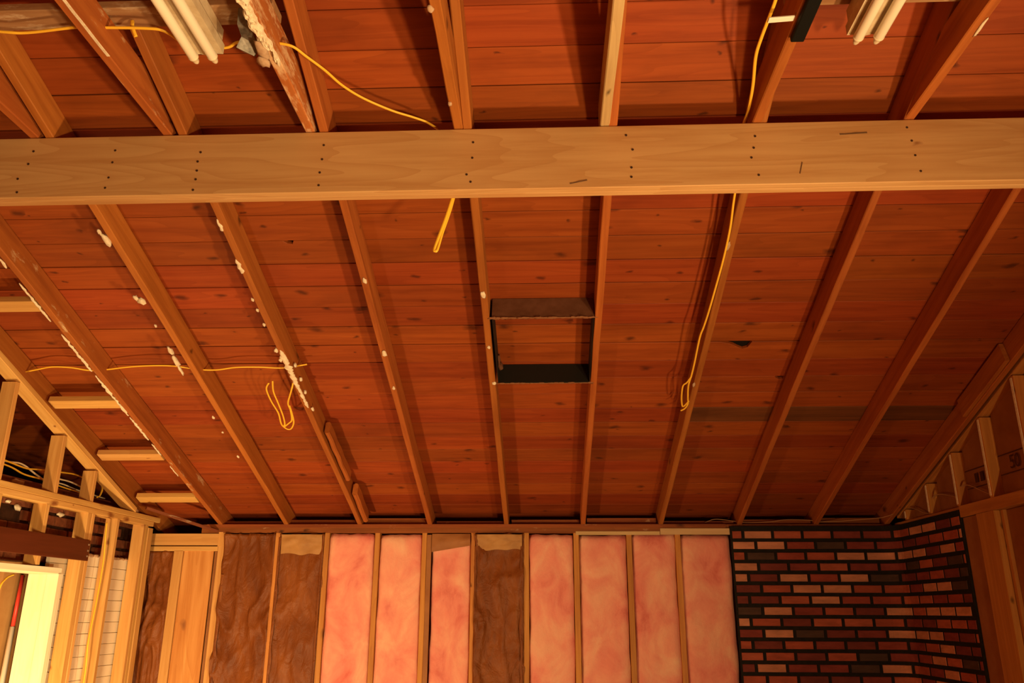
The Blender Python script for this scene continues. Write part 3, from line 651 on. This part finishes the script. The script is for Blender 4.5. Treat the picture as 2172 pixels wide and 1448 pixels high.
def batt(name, x0, x1, z0, z1, yf, mat, amp, seed, kind, nx=14, nz=64, puff=.02):
    """insulation batt facing the room (-Y): rounded at its edges, lumpy; kind = pink / kraft"""
    V, F = [], []
    for j in range(nz + 1):
        for i in range(nx + 1):
            u, v = i / nx, j / nz
            x = x0 + (x1 - x0) * u; z = z0 + (z1 - z0) * v
            e = min(u, 1 - u) * (x1 - x0); ez = (1 - v) * (z1 - z0)
            edge = max(0, 1 - e / .045) ** 2 + max(0, 1 - ez / .05) ** 2
            p = Vector((x * 3.2 + seed, z * 2.2, seed * .37))
            if kind == 'pink':
                d = amp * (noise.fractal(p * 1.3, 1.0, 2.0, 5) + .6 * noise.noise(p * 6))
                xe = .010 * noise.noise(Vector((z * 5, seed, u * 2))) * (1 if u in (0, 1) else 0)
            else:
                q = Vector((x * 5.5 + seed + .9 * noise.noise(p), z * 1.7 + .5 * noise.noise(p * 2.1), seed))
                rd = 1 - abs(noise.noise(q)) * 2.6; rd2 = 1 - abs(noise.noise(q * 2.3 + Vector((3, 7, 1)))) * 2.6
                d = amp * (max(rd, -.6) ** 3 * 1.1 + max(rd2, -.5) ** 3 * .6 + .5 * noise.noise(p * 1.1))
                xe = .012 * noise.noise(Vector((z * 7, seed, u * 2))) * (1 if u in (0, 1) else 0)
            y = yf + edge * puff - d
            V.append((x + xe, y, z + H + (.012 * noise.noise(Vector((x * 14, seed, 2))) if j == nz else 0)))
    for j in range(nz):
        for i in range(nx):
            a = j * (nx + 1) + i; F.append((a, a + 1, a + nx + 2, a + nx + 1))
    n0 = len(V); yb = D + .085
    # back and sides so the batt is solid
    ring = [i for i in range(nx + 1)] + [j * (nx + 1) + nx for j in range(1, nz + 1)] + [nz * (nx + 1) + i for i in range(nx - 1, -1, -1)] + [j * (nx + 1) for j in range(nz - 1, 0, -1)]
    for i in ring: V.append((V[i][0], yb, V[i][2]))
    m = len(ring)
    for i in range(m): F.append((ring[i], n0 + i, n0 + (i + 1) % m, ring[(i + 1) % m]))
    F.append(tuple(n0 + i for i in range(m)))
    o0 = Vector(((x0 + x1) / 2, yf, z0 + H))
    return link(name, mesh(name, [Vector(q) - o0 for q in V], F), mat, Matrix.Translation(o0), None, True)
def bay(k): return SX[k][0] + SX[k][1] / 2 + .003, SX[k + 1][0] - SX[k + 1][1] / 2 - .003
TOPZ = .598
for k, lab in ((3, 'pink fibreglass batt beside the kraft paper bays, brightest of the pink batts'), (4, 'second pink fibreglass batt from the kraft paper bays'), (7, 'pink fibreglass batt right of the lone kraft bay'),
               (8, 'pink fibreglass batt under the left end of the cream strip'), (9, 'pink fibreglass batt under the middle of the cream strip')):
    a, b = bay(k); tag(batt('insulation_batt', a, b, FL + .01, TOPZ - .006 * (k % 3), D + .004, 'pink', .011, k * 3.3, 'pink'), lab, 'insulation', 'pink insulation batts')
a = SX[10][0] + SX[10][1] / 2 + .003
tag(batt('insulation_batt', a, 1.424, FL + .01, .588, D + .004, 'pink', .011, 41.0, 'pink'), 'pink fibreglass batt next to the brick panel', 'insulation', 'pink insulation batts')
a, b = bay(5)
o = tag(batt('insulation_batt', a + .042, b, FL + .01, TOPZ, D + .012, 'pink', .011, 23.0, 'pink'), 'pink fibreglass batt with a brown paper flap at its top', 'insulation', 'pink insulation batts')
# brown flap on that batt
V, F = [], []
fx0, fx1 = a + .040, b - .002
for j in range(7):
    for i in range(13):
        u, v = i / 12, j / 6
        zt = .596; zb_ = .455 + .05 * u
        V.append((fx0 + (fx1 - fx0) * u, D - .006 - .012 * sin(v * pi) + .010 * noise.noise(Vector((u * 4, v * 3, 2))), zb_ + (zt - zb_) * v + H))
for j in range(6):
    for i in range(12): q = j * 13 + i; F.append((q, q + 1, q + 14, q + 13))
n0 = len(V); V += [(x, y + .003, z) for x, y, z in V]; F += [tuple(n0 + i for i in reversed(q)) for q in F]
fl = link('paper_flap', mesh('paper_flap', V, F), 'kraft_flat', Matrix(), o, True)
fl['label'] = 'folded brown paper flap'
tag(box('paper_edge', (a - .002, D + .002, FL + .02), (a + .036, D + .016, .59), 'kraft_flat', grain=2), 'grey brown paper strip beside the third pink batt', 'paper strip')
KB = {}
for k, lab, sd in ((1, 'crumpled brown kraft paper bay with a horizontal crease, next to the corner stud', 2.0), (2, 'brown kraft paper bay with a pale top, left of the pink batts', 8.0), (6, 'lone crumpled kraft paper bay between two pink batts', 14.0)):
    a, b = bay(k)
    KB[k] = tag(batt('kraft_batt', a - .004, b + .004, FL + .01, .596, D + .016, 'kraft', .026 if k != 2 else .015, sd, 'kraft', nx=26, nz=110, puff=-.012), lab, 'insulation', 'kraft faced batts of the far wall')
tag(box('paper_strip', (-2.706, D + .034, FL), (-2.674, D + .040, .46), 'kraft_flat', grain=2), 'brown paper strip between the plywood and corner stud', 'paper strip')
# pale unfaced tops of two kraft bays
def pale_top(k, z0, z1, seed, parent):
    a, b = bay(k); V, F = [], []; nx, nz = 18, 10
    for j in range(nz + 1):
        for i in range(nx + 1):
            u, v = i / nx, j / nz; zb_ = z0 + .03 * noise.noise(Vector((u * 3, seed, 0)))
            V.append((a + .012 + (b - a - .024) * u, D - .022 - .014 * sin(pi * u) - .010 * noise.noise(Vector((u * 5, v * 4, seed))) + .02 * (1 - v), zb_ + (z1 - zb_) * v + H))
    for j in range(nz):
        for i in range(nx): q = j * (nx + 1) + i; F.append((q, q + 1, q + nx + 2, q + nx + 1))
    n0 = len(V); V += [(x, y + .004, z) for x, y, z in V]; F += [tuple(n0 + i for i in reversed(q)) for q in F]
    o = link('paper_top', mesh('paper_top', V, F), 'kraft_pale', Matrix(), parent, True); o['label'] = 'paler olive brown paper top'
pale_top(2, .44, .590, 3.0, KB[2]); pale_top(6, .47, .590, 9.0, KB[6])
# torn paper flanges lapping the studs
def flange(x, z0, z1, wd_, seed, lab):
    V, F = [], []; n = 60
    for j in range(n + 1):
        z = z0 + (z1 - z0) * j / n
        w_ = wd_ * (.55 + .9 * abs(noise.noise(Vector((z * 4.2, seed, 0)))))
        V += [(x, D - .004 - .006 * noise.noise(Vector((z * 6, seed, 3))), z + H), (x + w_ * .5, D - .010, z + H), (x + w_, D - .004, z + H)]
    for j in range(n):
        q = j * 3; F += [(q, q + 1, q + 4, q + 3), (q + 1, q + 2, q + 5, q + 4)]
    n0 = len(V); V += [(a_, b_ + .002, c_) for a_, b_, c_ in V]; F += [tuple(n0 + i for i in reversed(q)) for q in F]
    return tag(link('paper_flange', mesh('paper_flange', V, F), 'kraft', Matrix(), None, True), lab, 'paper', 'torn kraft paper flanges')
flange(-2.617, FL + .02, .28, .035, 3, 'torn paper edge curling over the corner stud')
flange(-2.176, FL + .02, .57, .028, 5, 'torn paper edge beside the stud between the kraft bays')
flange(-1.826, FL + .02, .59, .024, 7, 'torn paper edge along the first pink batt stud')
flange(-.590, FL + .02, .50, .026, 11, 'torn paper edge at the left of the lone kraft bay')
flange(-.208, FL + .02, .50, -.030, 13, 'torn paper edge at the right of the lone kraft bay')

# left bay of the far wall
tag(box('header_board', (-3.235, D, .508), (-2.675, D + .038, .600), 'lumber', grain=0), 'bright upper header between the left post and corner stud', 'header')
tag(box('header_board', (-3.235, D + .006, .462), (-2.672, D + .089, .500), 'lumber', grain=0), 'thin lower header under the bright header board', 'header')
tag(box('header_block', (-2.676, D - .002, .500), (-2.640, D + .06, .612), 'lumber', grain=2), 'short upright block at the right end of the bright header', 'blocking')
tag(member('wall_stud', (-2.992, D + .046, FL), (-2.992, D + .046, .462), .074, .089, 'lumber', (0, 1, 0), bev=.003), 'wide bright stud between dark kraft paper and plywood', 'stud', 'studs of the far wall')
tag(box('plywood_panel', (-2.952, D + .015, FL), (-2.708, D + .030, .462), 'plywood', grain=2), 'tall plywood panel with swirling grain left of the corner stud', 'panel')
tag(batt('kraft_batt', -3.26, -3.03, FL + .01, .46, D + .02, 'kraft', .028, 33.0, 'kraft', nx=24, nz=110, puff=-.006), 'dark crumpled kraft paper behind the left post', 'insulation', 'kraft faced batts of the far wall')
tag(member('lath_strip', (-3.088, 6.25, .752), (-2.69, 6.69, .618), .030, .020, 'timber_red', bev=.002), 'thin dark red lath slanting in the left eave', 'lath')

# ------------------------------------------------------------------ left wall
wall_left = slab('wall_left', [(-3.36, 5.38, FL), (-3.36, 7.0, FL), (-3.36, 7.0, .70), (-3.36, 5.38, .70)], (-.02, 0, 0), 'oldmortar', 'old brick wall seen between the left wall studs', 'wall')
slab('wall_left_lintel', [(-3.36, 3.9, .30), (-3.36, 5.38, .30), (-3.36, 5.38, .70), (-3.36, 3.9, .70)], (-.12, 0, 0), 'oldmortar', 'dark brick band above the left opening', 'wall')
rbk = random.Random(3)
bme = {}
for row in range(5):
    z = .30 + row * .082
    y = 4.0 + (.12 if row % 2 else 0)
    while y < 6.6:
        L = rbk.choice([.205, .205, .10])
        if rbk.random() < .72:
            key = L
            if key not in bme:
                d = box('brick', (-3.362, 0, 0), (-3.335, L, .062), 'oldbrick', wall_left, .005, grain=1)
                bme[key] = d.data; mw0 = MW[d.name]; bme[key, 'm'] = mw0
                o = d
            else:
                o = bpy.data.objects.new('brick', bme[key]); C.objects.link(o); o.parent = wall_left
            mw = Matrix.Translation(Vector((rbk.uniform(-.006, .006), y, z))) @ bme[key, 'm']
            o.matrix_basis = MW[wall_left.name].inverted() @ mw; MW[o.name] = mw
        y += L + .02
blobs('mortar_dab', [blob_geo(Vector((-3.335, 5.08, .615)), (.035, .012, .018), (Vector((0, 1, 0)), Vector((1, 0, 0)), Vector((0, 0, 1))), 2, .6), blob_geo(Vector((-3.335, 5.55, .625)), (.045, .012, .016), AW, 5, .6),
        blob_geo(Vector((-3.33, 4.97, .64)), (.02, .012, .012), AW, 8, .6)], 'plaster', wall_left)
# cream siding boards
for i in range(28):
    z1 = .375 - i * .0755
    if z1 - .0735 < FL: break
    o = box('siding_board', (-3.285 - .002, 5.40, z1 - .0735), (-3.262 + .001 * ((i * 5) % 3), 6.62, z1), 'siding', wall_left, .003, grain=1)
blobs('mortar_dab', [blob_geo(Vector((-3.27, 5.7 + i * .065, .375)), (.04, .016, .012), AW, i * 1.9, .6) for i in range(13)], 'plaster_grey', wall_left)
tag(box('old_timber', (-3.46, 4.0, .702), (-3.33, 6.5, .765), 'timber_red', grain=1), 'dark red dusty timber lying behind the left top plate', 'timber')
tag(box('old_timber', (-3.42, 4.6, .766), (-3.36, 6.45, .80), 'timber_red', grain=1), 'smaller dark timber on the dusty one behind the left plate', 'timber')
blk_items = [blob_geo(Vector((-3.33, y, .765)), (.06, .02, .02), AW, y * 5, .5) for y in (5.02, 5.36)]
tag(blobs('mortar_lump', blk_items[:1], 'plaster_grey'), 'grey white mortar lump behind the left plate near the picture edge', 'mortar')
tag(blobs('mortar_lump', blk_items[1:], 'plaster_grey'), 'grey white mortar lump behind the left plate beside a cripple stud', 'mortar')
tag(blobs('mortar_lump', [blob_geo(Vector((-3.20, 6.27, .735)), (.075, .022, .020), AW, 77, .5)], 'plaster_grey'), 'pale mortar lump on the left plate under the sloped plate end', 'mortar')

xm = XL - .0445
tag(member('left_top_plate', (xm, 3.9, .660), (xm, 6.56, .660), .089, .038, 'lumber', bev=.003, seg=8, jit=.002), 'lower board of the left wall top plate', 'plate')
tag(member('left_top_plate', (xm, 3.9, .699), (xm + .004, 6.655, .699), .089, .038, 'lumber', bev=.003, seg=8, jit=.002), 'upper board of the left wall top plate, sticking out past the post', 'plate')
sp = tag(member('sloped_plate', (xm + .006, 6.235, .735), (xm + .006, 3.95, 1.565), .089, .038, 'lumber', bev=.003, seg=6, jit=.001), 'new sloping plate nailed under the left gable rafter', 'plate')
def lstud(y0, y1, z1, lab, z0=FL, name='wall_stud', grp='studs of the left wall', x=xm):
    return tag(member(name, (x, (y0 + y1) / 2, z0), (x, (y0 + y1) / 2, z1), y1 - y0, .089, 'lumber', (1, 0, 0), bev=.003), lab, 'stud', grp)
lstud(6.400, 6.438, .641, 'near board of the triple post at the end of the left wall')
lstud(6.440, 6.478, .641, 'middle board of the triple post at the end of the left wall')
lstud(6.480, 6.555, .625, 'far wide board of the triple post at the end of the left wall', x=xm + .004)
lstud(5.987, 6.025, .641, 'left wall stud with a yellow cable stapled down it')
lstud(5.585, 5.640, .641, 'left wall stud behind the end of the red brown board')
lstud(5.642, 5.680, .641, 'left wall stud just right of the red brown board end')
lstud(5.096, 5.134, .641, 'short left wall stud above the red brown board', z0=.27)
lstud(4.62, 4.658, .641, 'left wall stud over the bright opening at the picture edge', z0=.27)
def slz(y): return .735 - .021 + (6.235 - y) * (1.565 - .735) / (6.235 - 3.95)
for y0, lab in ((5.587, 'shortest cripple stud under the sloped plate'), (5.150, 'middle cripple stud under the sloped plate'), (4.580, 'longest cripple stud, cut by the left picture edge')):
    lstud(y0, y0 + .038, slz(y0 + .038) - .006, lab, z0=.718, name='cripple_stud', grp='cripple studs of the left gable')
bb = tag(box('nailed_board', (XL + .001, 3.9, .322), (XL + .021, 5.637, .458), 'brownboard', grain=1), 'dark red brown board nailed across the left wall studs', 'board')
for z in (.352, .388, .428):
    box('nail', (XL + .020, 5.613, z - .005), (XL + .024, 5.625, z + .006), 'nail_bright', bb, .001)
# opening in the left wall
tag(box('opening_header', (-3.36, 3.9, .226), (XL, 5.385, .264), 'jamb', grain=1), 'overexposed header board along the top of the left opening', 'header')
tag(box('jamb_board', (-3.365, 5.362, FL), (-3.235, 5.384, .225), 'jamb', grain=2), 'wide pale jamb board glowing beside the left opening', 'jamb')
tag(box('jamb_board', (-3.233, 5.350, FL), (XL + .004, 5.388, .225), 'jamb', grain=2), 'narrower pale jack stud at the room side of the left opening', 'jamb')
tag(member('torn_batten', (XL - .03, 5.405, FL), (XL - .03, 5.408, .226), .028, .05, 'jamb', (1, 0, 0), bev=.004, seg=24, jit=.004), 'ragged narrow batten between the jack stud and next stud', 'batten')
tag(box('brown_panel', (-3.66, 3.9, FL), (-3.64, 5.95, .60), 'brownpanel', grain=2), 'brown panel seen through the left opening', 'panel')
pole = empty('leaning_pole', (-3.50, 5.49, FL + .02))
tag(pole, 'red and white pole leaning behind the left opening', 'pole')
v, f = tube_geo([(-3.515, 5.545, .225), (-3.512, 5.532, -.10)], .013); link('red_section', mesh('red_section', v, f), 'red', Matrix(), pole, True)
v, f = tube_geo([(-3.512, 5.532, -.10), (-3.50, 5.49, FL + .02)], .0175); link('white_section', mesh('white_section', v, f), 'white', Matrix(), pole, True)
tag(cable('cable', [[(-3.44, 5.33, .22), (-3.45, 5.27, .19), (-3.45, 5.22, .10), (-3.45, 5.20, -.25)]], .007, 'wire'), 'yellow cable arching inside the left opening', 'cable')
tag(cable('cable', [[(XL + .006, 5.835, .60), (XL + .006, 5.846, .495), (XL + .006, 5.869, .334), (XL + .006, 5.862, .110), (XL + .006, 5.848, -.046), (XL + .006, 5.834, -.199), (XL + .006, 5.848, -.320), (XL + .006, 5.856, -.463), (XL + .006, 5.86, -1.2)]], .0065, 'wire'), 'yellow cable running down in front of a left wall stud', 'cable')
for pts, m, lab in (([(-3.36, 4.4, .885), (-3.35, 4.870, .876), (-3.35, 5.055, .887), (-3.35, 5.210, .850), (-3.36, 5.36, .82)], 'wire_white', 'white cable in the bundle behind the left gable studs'),
                    ([(-3.35, 4.4, .86), (-3.35, 4.899, .855), (-3.35, 5.099, .828), (-3.35, 5.303, .825), (-3.36, 5.5, .815), (-3.36, 5.77, .805)], 'wire', 'lowest yellow cable in the bundle behind the left gable studs'),
                    ([(-3.34, 4.5, .90), (-3.34, 4.92, .875), (-3.34, 5.10, .865), (-3.34, 5.22, .878), (-3.35, 5.498, .905), (-3.35, 5.672, .917), (-3.35, 5.820, .905)], 'wire', 'highest yellow cable in the bundle behind the left gable studs'),
                    ([(-3.35, 5.40, .87), (-3.35, 5.487, .858), (-3.35, 5.633, .858), (-3.35, 5.812, .837), (-3.36, 6.0, .81)], 'wire_white', 'white cable between the two shorter cripple studs'),
                    ([(-3.40, 5.40, .845), (-3.40, 5.487, .84), (-3.40, 5.633, .842), (-3.40, 5.812, .828), (-3.40, 6.2, .818)], 'wire_white', 'second white cable between the two shorter cripple studs'),
                    ([(-3.30, 5.90, .93), (-3.30, 5.918, .908), (-3.30, 5.966, .863), (-3.30, 5.949, .808), (-3.30, 5.913, .790)], 'wire', 'yellow cable loop right of the shortest cripple stud')):
    tag(cable('cable', [pts], .008, m), lab, 'cable', 'cables behind the left gable')
for y, lab in ((4.085, 'block between rafter and sloped plate, highest and cut by the left edge'), (5.022, 'second block down between rafter and sloped plate'), (5.680, 'third block down between rafter and sloped plate'), (6.322, 'lowest block between rafter and sloped plate')):
    p = on_rafter(XL - .01, y - .044, .022); xe = -2.755 + (y - 3.36) * .0205
    q = on_rafter(xe - .012, y - .044, .022)
    tag(member('blocking', p, q, .089, .040, 'lumber', RN, bev=.003), lab, 'blocking', 'blocks left of the first rafter')

# ------------------------------------------------------------------ brick panel round the far right corner
panel = empty('brick_panel', (2.0, D - .02, FL))
tag(panel, 'dark mortared brick facing wrapping the far right corner', 'brick wall')
YB = D - .020; RC = .13
U1 = (XR - RC) - 1.430; U2 = U1 + RC * pi / 2; UT = U2 + (YB - RC) - 5.602
def path(u, off=0.0):
    """u along the facing from its left edge, off = distance proud into the room"""
    if u <= U1: return 1.430 + u, YB - off
    if u <= U2:
        a = (u - U1) / RC; cx, cy = XR - RC, YB - RC
        return cx + (RC - off) * sin(a), cy + (RC - off) * cos(a)
    return XR - off, (YB - RC) - (u - U2)
us = [0, U1] + [U1 + (U2 - U1) * i / 8 for i in range(1, 9)] + [UT]
V, F = [], []
for u in us:
    for off, z in ((0, FL), (0, .655), (-.015, .655), (-.015, FL)):
        x, y = path(u, off); V.append((x, y, z + H))
for i in range(len(us) - 1):
    for k in range(4):
        a = i * 4 + k; b = i * 4 + (k + 1) % 4; F.append((a, b, b + 4, a + 4))
F.append((0, 1, 2, 3)); n0 = (len(us) - 1) * 4; F.append((n0 + 3, n0 + 2, n0 + 1, n0))
me = mesh('mortar_backing', V, F); bm = bmesh.new(); bm.from_mesh(me); bmesh.ops.recalc_face_normals(bm, faces=bm.faces); bm.to_mesh(me); bm.free()
link('mortar_backing', me, 'mortar', Matrix(), panel)
rb_ = random.Random(21)
count = 0
for row in range(28):
    zc = .588 - row * .0814; h = .0285
    first = (.080 if row % 2 == 0 else .170) + rb_.uniform(-.012, .012)
    segs = [(.014, .014 + first)]
    u = .014 + first + .023
    while u < UT - .03:
        L = .208; g = .022
        if u > U2 - .05: g = .020; L = .204
        segs.append((u, min(u + L, UT - .016))); u += L + g
    for a, b in segs:
        if b - a < .02 or count >= 298: continue
        ns = 1 if (b < U1 or a > U2) else 6
        if a < U1 - .08 and b > U1 + .0: ns = 8
        V, F = [], []; zt = h + rb_.uniform(-.001, .001); pr = (.006 if b < U2 else .003) + rb_.uniform(-.0008, .001)
        for i in range(ns + 1):
            u_ = a + (b - a) * i / ns
            for off, dz, du in ((-.002, -zt, 0), (pr, -zt + .003, .003), (pr, zt - .003, .003), (-.002, zt, 0)):
                uu = u_ + (du if i == 0 else (-du if i == ns else 0))
                x, y = path(uu, off); V.append((x, y, zc + dz + H))
        for i in range(ns):
            for k in range(3):
                q = i * 4 + k; F.append((q, q + 1, q + 5, q + 4))
        F.append((3, 2, 1, 0)); n0 = ns * 4; F.append((n0, n0 + 1, n0 + 2, n0 + 3))
        x, y = path((a + b) / 2, 0); o0 = Vector((x, y, zc + H))
        me = mesh('brick', [Vector(q) - o0 for q in V], F)
        bm = bmesh.new(); bm.from_mesh(me); bmesh.ops.recalc_face_normals(bm, faces=bm.faces)
        # open-backed shells: make sure the front looks into the room
        bm.faces.ensure_lookup_table()
        fc = bm.faces[1]; want = Vector((-.7, -.7, 0))
        if fc.normal.dot(want) < 0: bmesh.ops.reverse_faces(bm, faces=bm.faces)
        bm.to_mesh(me); bm.free()
        link('brick', me, 'brick', Matrix.Translation(o0), panel); count += 1

# ------------------------------------------------------------------ right wall framing
xr = XR + .0445
tag(box('right_top_plate', (XR, 2.0, .604), (XR + .089, 5.598, .678), 'stud', grain=1), 'orange top plate of the right wall ending at the brick', 'plate')
tag(box('right_top_plate', (XR + .012, 5.60, .604), (XR + .089, 6.69, .676), 'stud', grain=1), 'top plate of the right wall hidden behind the brick top', 'plate')
edge_y = [(6.452, 'shortest stud of the right gable, at the far corner'), (6.045, 'second shortest stud of the right gable'), (5.616, 'third stud of the right gable, above the brick edge'), (5.188, 'fourth stud of the right gable'), (4.745, 'fifth stud of the right gable, cut by the right picture edge'), (4.33, 'sixth stud of the right gable'), (3.91, 'seventh stud of the right gable'), (3.49, 'stud of the right gable nearest the photographer')]
tag(member('sloped_plate', (xr, 6.60, rb(6.60) + .018), (xr, 2.6, rb(2.6) + .018), .089, .036, 'stud', bev=.003), 'dim sloping plate on top of the right gable studs', 'plate')
for y1, lab in edge_y:
    zt = rb(y1) - .003
    g = member('gable_stud', (xr, y1 - .019, .678), (xr, y1 - .019, zt), .038, .089, 'stud', (1, 0, 0), bev=.002)
    tag(g, lab, 'stud', 'studs of the right gable')
    box('plaster_edge', (XR - .003, y1 - .022, .69), (XR + .003, y1 - .001, zt - .01), 'plaster', g, .001, grain=2)
for i, (y1, lab) in enumerate(edge_y[:7]):
    ya, yb_ = edge_y[i + 1][0], y1 - .040
    x = XR + .070
    V = [(x, ya + .002, .68), (x, yb_, .68), (x, yb_, rb(yb_) + .0), (x, ya + .002, rb(ya) + .0)]
    n, mm = 10, 14; VV, FF = [], []
    for j in range(mm + 1):
        for k in range(n + 1):
            u, v = k / n, j / mm; y = ya + .002 + (yb_ - ya - .002) * u; zt = rb(y) - .002
            VV.append((x - .012 * sin(pi * u) - .006 * noise.noise(Vector((y * 9, v * 4, i))), y, .68 + (zt - .68) * v + H))
    for j in range(mm):
        for k in range(n): q = j * (n + 1) + k; FF.append((q, q + n + 1, q + n + 2, q + 1))
    n0 = len(VV); VV += [(a_ + .004, b_, c_) for a_, b_, c_ in VV]; FF += [tuple(n0 + t_ for t_ in reversed(q)) for q in FF]
    kb = tag(link('kraft_facing', mesh('kraft_facing', VV, FF), 'kraft_flat', Matrix(), None, True), 'kraft paper facing in the right gable, ' + ['in the lowest corner bay', 'in the second bay from the corner', 'in the third bay from the corner', 'in the printed bay above the orange stud', 'at the right picture edge', 'second nearest the photographer', 'nearest the photographer'][i], 'insulation', 'kraft facings of the right gable')
    if i in (2, 3):
        yc = (ya + yb_) / 2; zc = .86 if i == 3 else .835
        box('print_line', (x - .0195, ya + .06, zc + .055), (x - .0185, yb_ - .03, zc + .062), 'ink', kb, .0001, grain=1)
        box('print_line', (x - .0195, ya + .06, zc - .060), (x - .0185, yb_ - .03, zc - .054), 'ink', kb, .0001, grain=1)
        if i == 3:
            cu = bpy.data.curves.new('lettering', 'FONT'); cu.body = '50'; cu.size = .115; cu.align_x = 'CENTER'; cu.align_y = 'CENTER'; cu.extrude = .0004
            tmp = bpy.data.objects.new('lettering_tmp', cu); C.objects.link(tmp)
            dg = bpy.context.evaluated_depsgraph_get(); me = bpy.data.meshes.new_from_object(tmp.evaluated_get(dg)); bpy.data.objects.remove(tmp)
            me.materials.clear()
            mw = Matrix(((0, 0, -1, x - .019), (-1, 0, 0, yc), (0, 1, 0, zc + H), (0, 0, 0, 1)))
            link('lettering', me, 'ink', mw, kb)
        else:
            for q in range(2): box('print_mark', (x - .0195, yc - .06 + q * .07, zc - .03), (x - .0185, yc - .02 + q * .07, zc + .03), 'ink', kb, .0001)
tag(member('scab_board', (2.632, 4.62, rb(4.62) + .07), (2.632, 5.20, rb(5.20) + .07), .026, .12, 'rafter', bev=.003), 'short scab board on the dim right gable rafter', 'board')
# below the plate
tag(box('wall_stud', (XR, 5.180, FL), (XR + .038, 5.395, .602), 'stud', grain=2), 'wide orange board standing right of the brick edge', 'stud', 'right wall members')
tag(box('wall_stud', (XR + .040, 5.150, FL), (XR + .089, 5.188, .602), 'stud', grain=2), 'right wall stud behind the wide orange board', 'stud', 'right wall members')
tag(box('wall_stud', (XR, 4.72, FL), (XR + .089, 4.758, .602), 'stud', grain=2), 'next right wall stud at the picture edge', 'stud', 'right wall members')
for ya, yb_, lab in ((5.397, 5.598, 'dark orange kraft facing between brick edge and orange board'), (4.76, 5.148, 'kraft facing right of the orange board, at the picture edge'), (4.2, 4.718, 'kraft facing of the right wall nearest the photographer')):
    kx = XR + (.014 if ya > 5.3 else .060)
    tag(box('kraft_facing', (kx, ya, FL + .01), (kx + .010, yb_, .600), 'kraft_flat', grain=2), lab, 'insulation', 'kraft facings of the right wall')
